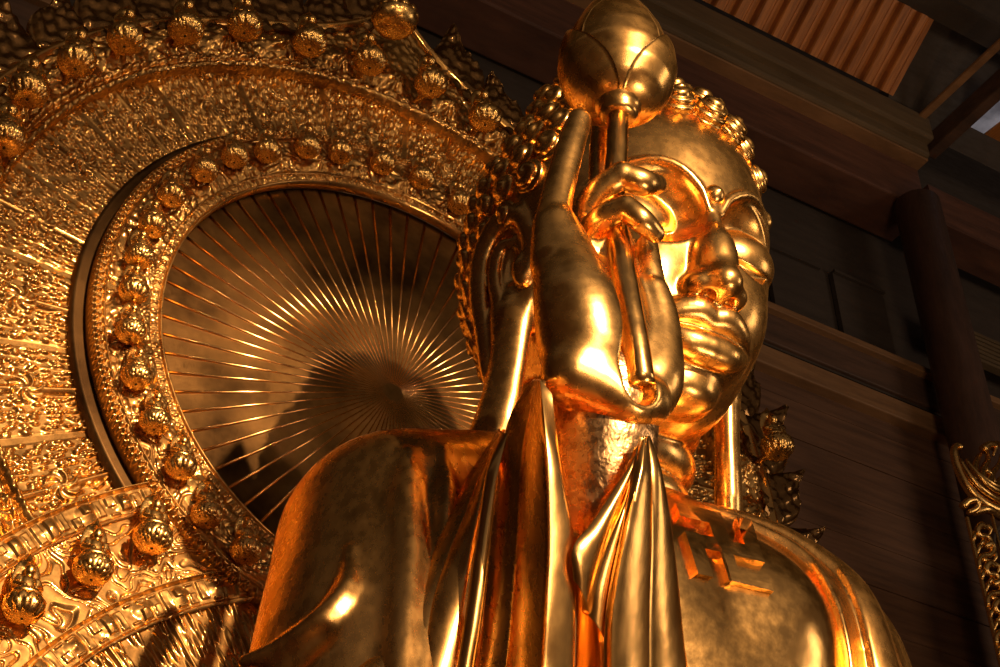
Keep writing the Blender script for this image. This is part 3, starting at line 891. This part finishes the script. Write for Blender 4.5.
fm = [flame_mesh(s) for s in (1, 2, 3)]
def put_flame(ang, i, s=1.0, lean=0.0, dr=0.0):
    r = float(rb(np.array(ang)))+.02+dr
    # outward direction of the leaf-shaped rim
    e_ = .01; p = lambda a: np.array([float(rb(np.array(a)))*math.cos(a), float(rb(np.array(a)))*math.sin(a)])
    t = p(ang+e_)-p(ang-e_); t /= np.linalg.norm(t); out = np.array([t[1], -t[0]])
    th = math.atan2(out[1], out[0])
    o = link('flame', fm[i % 3], halo)
    sgn = -1 if ang < PI/2 else 1
    import mathutils
    rot = mathutils.Matrix.Rotation(-(th-PI/2)+0*lean, 4, 'Y')
    o.matrix_local = mathutils.Matrix.Translation((r*math.cos(ang), Y1-.03-10.4-.012*(i % 2), HZ+r*math.sin(ang))) @ rot @ mathutils.Matrix.Diagonal((-sgn*s, s, s, 1))
for k in range(31):
    ang = -.62+k*(PI+1.24)/30
    if abs(ang-PI/2) < .05: ang = PI/2+.04
    put_flame(ang, k, 1.0+.10*math.sin(k*2.3))

# ---- the small seated figures on lotus seats
def lotus_mesh(s=1.0):
    b = MB()
    prof = [(.055, -.125), (.10, -.122), (.125, -.10), (.155, -.06), (.170, -.015), (.168, .02), (.155, .045), (.14, .06), (.125, .07), (.06, .075)]
    def fn(a, j):
        if 2 <= j <= 4: return 1+.085*abs(math.cos(a*6)), -.012*abs(math.cos(a*6))
        if 5 <= j <= 7: return 1+.10*abs(math.sin(a*6)), .018*abs(math.sin(a*6))
        return 1, 0
    b.lathe([(r*s, z*s) for r, z in prof], 72, (0, 0, 0), None, fn)
    for row, (n, rr, zz, w, tilt) in enumerate([(11, .150, -.045, .046, .55), (11, .150, .02, .044, .05), (11, .118, -.09, .036, 1.0)]):
        for k in range(n):
            a = 2*PI*(k+.5*(row % 2))/n
            V, F = lathe([(.001, -.05), (.030, -.035), (.046, 0), (.036, .035), (.001, .062)], 8)
            V = V*np.array([.62, 1, 1])*(w/.046)
            ca, sa = math.cos(a), math.sin(a)
            t = np.array([[math.cos(tilt), 0, math.sin(tilt)], [0, 1, 0], [-math.sin(tilt), 0, math.cos(tilt)]])
            Rz = np.array([[ca, -sa, 0], [sa, ca, 0], [0, 0, 1]])
            b.add((V@t.T@Rz.T+np.array([rr*ca, rr*sa, zz]))*s, F)
    return b.data('lotus_seat', M['figure'], True)
def hole_mesh(s=1.0):
    b = MB(); b.lathe([(.001, -.131), (.013, -.131), (.013, -.10), (.001, -.10)], 12); b.V[0] *= s
    return b.data('screw_hole', M['dark'])
def fig_f(P):
    S = P.copy(); S[:, 0] = np.abs(S[:, 0])
    d = ell(P, (0, -.03, .105), (.135, .095, .05))
    d = smin(d, ell(P, (0, .01, .20), (.082, .06, .12)), .03)
    d = smin(d, chain(S, [(.085, .01, .27), (.115, -.01, .19), (.05, -.085, .15)], [.032, .028, .024]), .02)
    d = smin(d, ell(P, (0, -.005, .355), (.05, .052, .062)), .015)
    d = smin(d, ell(P, (0, .01, .42), (.024, .024, .03)), .02)
    d = smin(d, np.maximum(ell(P, (0, .075, .30), (.13, .02, .22)), np.float32(-1)), .01)
    d = smin(d, chain(P, [(0, .075, .45), (0, .07, .56)], [.05, .006]), .03)
    d = smin(d, seg(P, (0, .02, .0), (0, .34, -.01), .035, .035), .02)
    return d
V, F = sculpt(fig_f, (-.2, -.2, -.06), (.2, .36, .62), .0105)
figm = mesh_data('seated_figure', V, F, M['figure']); lotm = lotus_mesh(); holm = hole_mesh()
def small_buddha(p, y, s=1.0, rot=0.0):
    w = at(np.array(p, float), y)
    o = link('seated_figure', figm, halo); o.location = (w[0]-HX, w[1]-10.4, w[2]); o.scale = (s, s, s); o.rotation_euler = (0, 0, rot)
    l = link('lotus_seat', lotm, o); l.rotation_euler = (0, 0, RNG.random()*6)
    link('screw_hole', holm, o)
    return o
inner = [(205, 170), (172, 195), (153, 225), (140, 256), (134, 291), (131, 331), (137, 376), (155, 421), (181, 466), (207, 514), (246, 550), (235, 156), (268, 151), (308, 147), (341, 152), (383, 163), (422, 178), (460, 203)]
for p in inner: small_buddha(p, 9.80, .62)
outer = [(-40, 205), (-18, 172), (6, 138), (29, 90), (77, 60), (126, 38), (186, 28), (245, 25), (310, 42), (370, 60), (431, 83), (485, 117), (777, 446)]
for p in outer: small_buddha(p, 9.84, .86)
for p in [(93, 568), (153, 537), (24, 606), (-35, 650)]: small_buddha(p, 9.80, .74)
# the broad plain lotus under the point
bl = MB(); bl.lathe([(.001, -.12), (.13, -.115), (.19, -.07), (.215, 0), (.20, .06), (.12, .09)], 48, (0, 0, 0), None, lambda a, j: (1+.05*abs(math.cos(a*6))*(j > 2), 0))
for k in range(12):
    a = 2*PI*k/12; V, F = lathe([(.001, -.05), (.035, -.03), (.05, .01), (.001, .07)], 8); ca, sa = math.cos(a), math.sin(a)
    bl.add(V*np.array([.6, 1, 1])@np.array([[ca, -sa, 0], [sa, ca, 0], [0, 0, 1]]).T+np.array([.20*ca, .20*sa, .05]), F)
w = at(np.array((395, 20.)), 9.8); o = link('lotus_cup', bl.data('lotus_cup', M['figure'], True), halo); o.location = (w[0]-HX, w[1]-10.4, w[2])

pb_ = MB()
for sx in (-2.2, 2.2): pb_.box((HX+sx-.12, Y1+.08, -1.6), (HX+sx+.12, Y1+.30, 8.0))
hp('support_posts', pb_.data('support_posts', M['black']))
# ------------------------------------------------------------------ the hall
def st(o): o['kind'] = 'structure'; return o
YW = 13.0                                              # back wall
def zline(p, Y): return at(np.array(p, float), Y)
XE = float(at(np.array((916., 150.)), YW-.6)[0])
def hbar(name, p_top, p_bot, Y, depth, mat, x0=-6.0, x1=30.0, bev=0.0):
    """a member running along the wall: its front face spans the heights seen at two picture points"""
    zt = zline(p_top, Y)[2]; zb = zline(p_bot, Y)[2]
    b = MB(); b.box((x0, Y, zb), (x1, Y+depth, zt))
    o = st(b.build(name, mat))
    if bev:
        m = o.modifiers.new('edge', 'BEVEL'); m.width = bev; m.segments = 2
    return o
ZF = -1.6
b = MB(); b.box((-12, -16, ZF-.2), (30, YW+.6, ZF)); st(b.build('floor', M['floor']))
# wall of long boards below the ledge, open grooves between them
zl = zline((872, 397), YW)[2]
b = MB(); z = ZF
k = 0
while z < zl:
    h = .62
    b.box((-12, YW+.004*(k % 3), z+.012), (30, YW+.3, min(z+h, zl))); z += h; k += 1
b.box((-12, YW+.05, ZF), (30, YW+.35, zl))
st(b.build('wall_back', M['wallwood']))
# ledge and beam above the boards
hbar('trim_1', (871, 388), (871, 406), YW-.16, .3, M['ledge'], bev=.02)
hbar('trim_2', (850, 340), (850, 374), YW-.10, .3, M['beam'], bev=.02)
hbar('trim_3', (850, 335), (850, 341), YW-.20, .4, M['ledge'], bev=.012)  # lighter wood colour stands in for the lit top edge
hbar('trim_4', (850, 372), (850, 379), YW-.05, .3, M['black'])
# dark recess with flat panels
b = MB(); zt = zline((850, 195), YW)[2]; zb = zline((850, 338), YW)[2]
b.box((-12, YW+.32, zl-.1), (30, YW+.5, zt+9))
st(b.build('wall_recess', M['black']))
def panel(px0, px1, n):
    x0 = zline((px0, 270), YW+.22)[0]; x1 = zline((px1, 300), YW+.22)[0]
    zm = zline(((px0+px1)/2, 270+(px0+px1-1640)*.19), YW+.22)[2]
    b = MB(); b.box((x0, YW+.22, zb), (x1, YW+.3, zm)); b.box((x0, YW+.17, zm), (x1, YW+.3, zm+.05))
    st(b.build(n, M['black']))
panel(770, 824, 'trim_5'); panel(832, 884, 'trim_6')
# big beams over the recess
hbar('beam', (800, 97), (800, 150), YW-.55, .8, M['beamred'], bev=.03, x1=XE)
hbar('trim_7', (800, 93), (800, 98), YW-.78, .9, M['ledge'], bev=.012, x1=XE)  # lit edge line put into the colour as paler wood
hbar('trim_8', (800, 72), (800, 92), YW-.85, .9, M['mold'], bev=.05, x1=XE)
hbar('trim_9', (800, 52), (800, 72), YW-1.0, 1.0, M['mold'], bev=.05, x1=XE)
# sloping boarded ceiling rising into the hall
PA = at(np.array((893, 96.)), YW-.95); QA = at(np.array((934, 20.)), PA[0], 0)
sl = QA-PA; sl[0] = 0; sn = np.cross((1, 0, 0), sl); sn /= np.linalg.norm(sn)
if sn[2] > 0: sn = -sn
pa0 = at(np.array((706, 3.)), YW-.95)
pitch_ = (PA[0]-pa0[0])/10.2
nb_ = 44
b = MB()
for k in range(nb_):
    x1 = PA[0]-k*pitch_; x0 = x1-pitch_
    prof = [(0, -.05), (0, .0), (.03, .0), (.05, .11), (.10, .135), (.40, .135), (.45, .11), (.47, .0), (.72, .0), (.73, .012), (.75, .012), (.76, 0), (1.0, 0), (1.0, -.05)]
    poly = [PA*np.array([0, 1, 1])+np.array([x0+u*pitch_, 0, 0])+sn*h for u, h in prof]
    b.prism(poly, sl)
st(b.build('ceiling', M['slat']))
# dark boards filling the roof beyond the slatted bay
o1 = PA+sl; b = MB()
e_ = np.array([30.0, 0, 0])
b.prism([np.array([-8, o1[1], o1[2]]), np.array([30, o1[1], o1[2]]), np.array([30, o1[1], o1[2]+.35]), np.array([-8, o1[1], o1[2]+.35])], (0, -.4, 0))
b.prism([np.array([-8, o1[1]-.4, o1[2]+.1]), np.array([30, o1[1]-.4, o1[2]+.1]), np.array([30, o1[1]-.4, o1[2]+.3]), np.array([-8, o1[1]-.4, o1[2]+.3])], (0, -14, 6.0))
b.prism([np.array([PA[0]+.02, PA[1]+.3, PA[2]-.1]), np.array([30, PA[1]+.3, PA[2]-.1]), np.array([30, PA[1]+.3, PA[2]+.3]), np.array([PA[0]+.02, PA[1]+.3, PA[2]+.3])], sl*1.2+np.array([0, 0, .5]))
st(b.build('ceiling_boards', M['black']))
# beam running from the corner out into the hall
BX = at(np.array((913, 117.)), YW-1.0)
def ybeam(name, p0, w, h, mat, Y0=YW-.6, L=9.0, dz=0.0):
    P0 = at(np.array(p0, float), Y0)
    b = MB(); b.box((P0[0], Y0-L, P0[2]-h), (P0[0]+w, Y0, P0[2]))
    o = st(b.build(name, mat)); m = o.modifiers.new('edge', 'BEVEL'); m.width = .03; m.segments = 2
    return o
ybeam('beam', (921, 140), .20, .34, M['beam'])
ybeam('trim_10', (914, 117), .14, .07, M['ledge'], Y0=YW-.9)
# column
CC = at(np.array((940, 300.)), YW-.62); cr = .34; CX0, CX1 = CC[0]-cr, CC[0]+cr
V, F = lathe([(cr, ZF), (cr, 4), (cr*.99, 9), (cr*.97, at(np.array((917, 205.)), YW-.62)[2])], 40)
b = MB(); b.add(V+np.array([CC[0], YW-.62, 0]), F)
st(b.build('column', M['column'], smooth=True))
# small window high on the right, boards under it, louvred panel beyond the column
wp = at(np.array((985., 112.)), YW-1.6)
wa = at(np.array([(957, 124), (1012, 76), (1030, 100), (978, 137)], float), YW-1.2)
WX = at(np.array((968, 130.)), YW-1.2)
wm, nt, s_ = new_mat('daylit_paper')
v = coords(nt, (1, 1, 1)); cl = ramp(nt, noise(nt, v, 2.5, 5), [(.3, (.10, .095, .11)), (.7, (.26, .25, .28))])
nt.links.new(cl, s_.inputs['Base Color']); nt.links.new(cl, s_.inputs['Emission Color']); s_.inputs['Emission Strength'].default_value = .55
z0_ = float(at(np.array((958, 124.)), YW-.9)[2])
def flat(name, pts, mat, th):
    b = MB(); b.prism(at(np.array(pts, float), z0_, 2), (0, 0, th)); return st(b.build(name, mat))
flat('window_1', [(957, 124), (1012, 76), (1032, 97), (978, 138)], wm, .05)
flat('trim_14', [(979, 138.5), (1033, 97.5), (1060, 130), (1004, 172)], M['slat'], .06)
hbar('trim_12', (990, 214), (990, 246), YW-.55, .6, M['beamred'], x0=CX1+.1)
b = MB(); zz0 = at(np.array((990, 365.)), YW-.1)[2]
for k in range(7): b.box((CX1+.1, YW-.1, zz0+k*.085), (30, YW+.02, zz0+k*.085+.055))
st(b.build('trim_13', M['mold']))
# side of the hall and the far end, out of the picture, close the room
b = MB(); b.box((30, -16, ZF), (30.3, YW+.6, 24)); st(b.build('wall_right', M['wallwood']))
b = MB(); b.box((-12.3, -16, ZF), (-12, YW+.6, 24)); st(b.build('wall_left', M['wallwood']))

# ------------------------------------------------------------------ carved gilt frame at the right edge
FY = 11.4
fr = empty('carved_gilt_frame', tuple(at(np.array((985, 600.)), FY)*np.array([1, 1, 0])+np.array([0, 0, ZF])), 'carved gold openwork frame with a scrolled crest standing before the dark column', 'frame')
def fp(name, me):
    o = link(name, me, fr); o.location = -fr.location; return o
def F3(pts): return at(np.array([q[:2] for q in pts], float), FY)+np.array([[0, -(p[2] if len(p) > 2 else 0), 0] for p in pts])
PXM = float(np.linalg.norm(at(np.array((981., 560.)), FY)-at(np.array((980., 560.)), FY)))
def vine(mb, pts, r0, r1, m=18):
    P = catmull(F3(pts), m); mb.tube(P, np.linspace(r0, r1, m)*PXM, 8)
c = MB()
vine(c, [(961, 449, .02), (957, 446), (954, 450), (955, 458), (959, 470), (966, 484), (975, 496), (986, 505), (1000, 511), (1020, 514)], 2.2, 4.5, 30)
vine(c, [(957, 462, .05), (964, 478, .08), (974, 490, .08), (988, 499, .06), (1006, 504)], 1.5, 3.0)
vine(c, [(963, 462, .05), (972, 479, .10), (984, 491, .10), (1004, 498, .06)], 1.3, 3.2)
vine(c, [(968, 467, .03), (977, 480, .08), (990, 489, .08), (1010, 494)], 1.0, 3.0)
for p in ([(974, 480), (975, 466), (979, 456), (983, 452)], [(981, 484), (983, 470), (988, 460), (987, 450), (992, 445)], [(988, 488), (992, 474), (999, 464), (1002, 450)],
          [(994, 490), (1000, 480), (1010, 470)], [(984, 470), (990, 474), (996, 484), (1004, 486)], [(980, 452, .05), (985, 448, .08), (991, 450, .08), (990, 458, .05)], [(992, 446), (998, 444), (1005, 448)]):
    vine(c, p, 3.4, .7)
vine(c, [(962, 507), (966, 503, .05), (972, 504, .08), (974, 510, .05), (968, 513)], 2.8, 2.0)
vine(c, [(974, 512), (984, 512, .06), (1000, 517)], 3.0, 3.0)
fp('crest', c.data('crest', M['figure'], True))
r_ = MB()
dx = .225
def rl(x, y, off=0): return (x+dx*(y-525)+off, y)
def rail(pxs, w, th):
    P = F3([rl(pxs, y) for y in (518, 640, 900)]); P[:, 0] = P[0, 0]
    P = np.array([P[0], [P[0][0], P[0][1], ZF]])
    r_.box((P[0][0]-w*PXM/2, FY-th, ZF), (P[0][0]+w*PXM/2, FY+.0, P[0][2]))
rail(967.5, 2.0, .03); rail(993, 1.6, .03)
fp('side_rail', r_.data('side_rail', M['figure']))
sc_ = MB()
yy = 522; k = 0
while yy < 700:
    s1 = 1 if k % 2 == 0 else -1
    cx, cy = 979.5, yy+9
    cxs = cx+dx*(cy-525)
    # one S scroll with leaflets
    vine(sc_, [(cxs+s1*2, cy-2, .03), (cxs-s1*3, cy-4, .05), (cxs-s1*6, cy+1, .04), (cxs-s1*3, cy+6, .03), (cxs+s1*4, cy+7, .03), (cxs+s1*8, cy+12, .03), (cxs+s1*7, cy+19, .02)], 2.4, 1.7, 22)
    vine(sc_, [(cxs-s1*6, cy+2), (cxs-s1*9, cy+8, .03), (cxs-s1*7, cy+13)], 2.6, .6, 8)
    vine(sc_, [(cxs+s1*5, cy-4), (cxs+s1*8, cy-1, .03), (cxs+s1*8, cy+5)], 2.4, .6, 8)
    vine(sc_, [(cxs+s1*3, cy+10), (cxs-s1*1, cy+13, .04), (cxs-s1*4, cy+18)], 2.2, .6, 8)
    yy += 19; k += 1
fp('scrollwork', sc_.data('scrollwork', M['figure'], True))
pb = MB(); p0 = F3([(998, 530)])[0]
vine(pb, [(996, 560), (994, 540), (997, 530), (1004, 524), (1014, 521)], 1.2, 1.2)
pb.box((p0[0]+.02, FY+.02, ZF), (p0[0]+1.4, FY+.08, p0[2]))
fp('inner_panel', pb.data('inner_panel', M['black']))
# ------------------------------------------------------------------ camera, light
import mathutils
cam = bpy.data.cameras.new('camera'); co = bpy.data.objects.new('camera', cam); COL.objects.link(co)
cam.sensor_width = 36; cam.lens = 36*FOC/1000; cam.clip_end = 200
mw = mathutils.Matrix(((CR[0], CU[0], -CF[0], 0), (CR[1], CU[1], -CF[1], 0), (CR[2], CU[2], -CF[2], 0), (0, 0, 0, 1)))
co.matrix_world = mw
sc = bpy.context.scene; sc.camera = co
def spot(name, loc, target, energy, color, angle, radius, blend=.3):
    l = bpy.data.lights.new(name, 'SPOT'); l.energy = energy; l.color = color; l.spot_size = math.radians(angle); l.shadow_soft_size = radius; l.spot_blend = blend
    o = bpy.data.objects.new(name, l); COL.objects.link(o); o.location = loc
    o.rotation_euler = (mathutils.Vector(target)-mathutils.Vector(loc)).to_track_quat('-Z', 'Y').to_euler(); return o
def area(name, loc, target, energy, color, sx, sy):
    l = bpy.data.lights.new(name, 'AREA'); l.energy = energy; l.color = color; l.shape = 'RECTANGLE'; l.size = sx; l.size_y = sy
    o = bpy.data.objects.new(name, l); COL.objects.link(o); o.location = loc
    o.rotation_euler = (mathutils.Vector(target)-mathutils.Vector(loc)).to_track_quat('-Z', 'Y').to_euler(); return o
WARM = (1.0, .65, .36)
spot('sunlight_beam', (6.3, -28.0, 13.2), (4.5, 9.0, 5.9), 135000, WARM, 14, .22, .5)
area('front_fill', (2.5, -12.0, 1.5), (5, 8, 6), 700, (1.0, .67, .38), 5, 4)  # added fill giving the gold broad reflections; no doorway stands there
area('low_fill', (8.5, 2.0, -.6), (5.5, 7.5, 6.5), 220, WARM, 2.5, .8)  # added low light for highlights from below, source unseen
area('wall_fill', (22, -2, 9), (14, 13, 12), 330, (1.0, .72, .50), 5, 6)  # added fill that lifts the dark back wall; no opening there
spot('slat_fill', (13.0, 5.0, 7.0), tuple(PA+.5*sl-np.array([1.2, 0, 0])), 420, (1.0, .56, .26), 22, .3, .8)  # added spot to brighten the ceiling slats; no fitting there
for i, (x, y, zz) in enumerate([(3.5, -3.0, 13.5), (-3.0, 1.0, 12.0), (9.5, -1.0, 14.0)]):
    spot('glint_spot', (x, y, zz), (4.0, 10.2, 11.5), 600, WARM, 40, .05, .6)  # added small sources that put glints on the upper halo
w = bpy.data.worlds.new('hall_air'); sc.world = w; w.use_nodes = True
bg = w.node_tree.nodes['Background']; bg.inputs['Color'].default_value = (.58, .40, .29, 1); bg.inputs['Strength'].default_value = .17
vs = sc.view_settings; vs.view_transform = 'Standard'; vs.look = 'None'; vs.exposure = 0.0; vs.gamma = 1; vs.use_curve_mapping = False
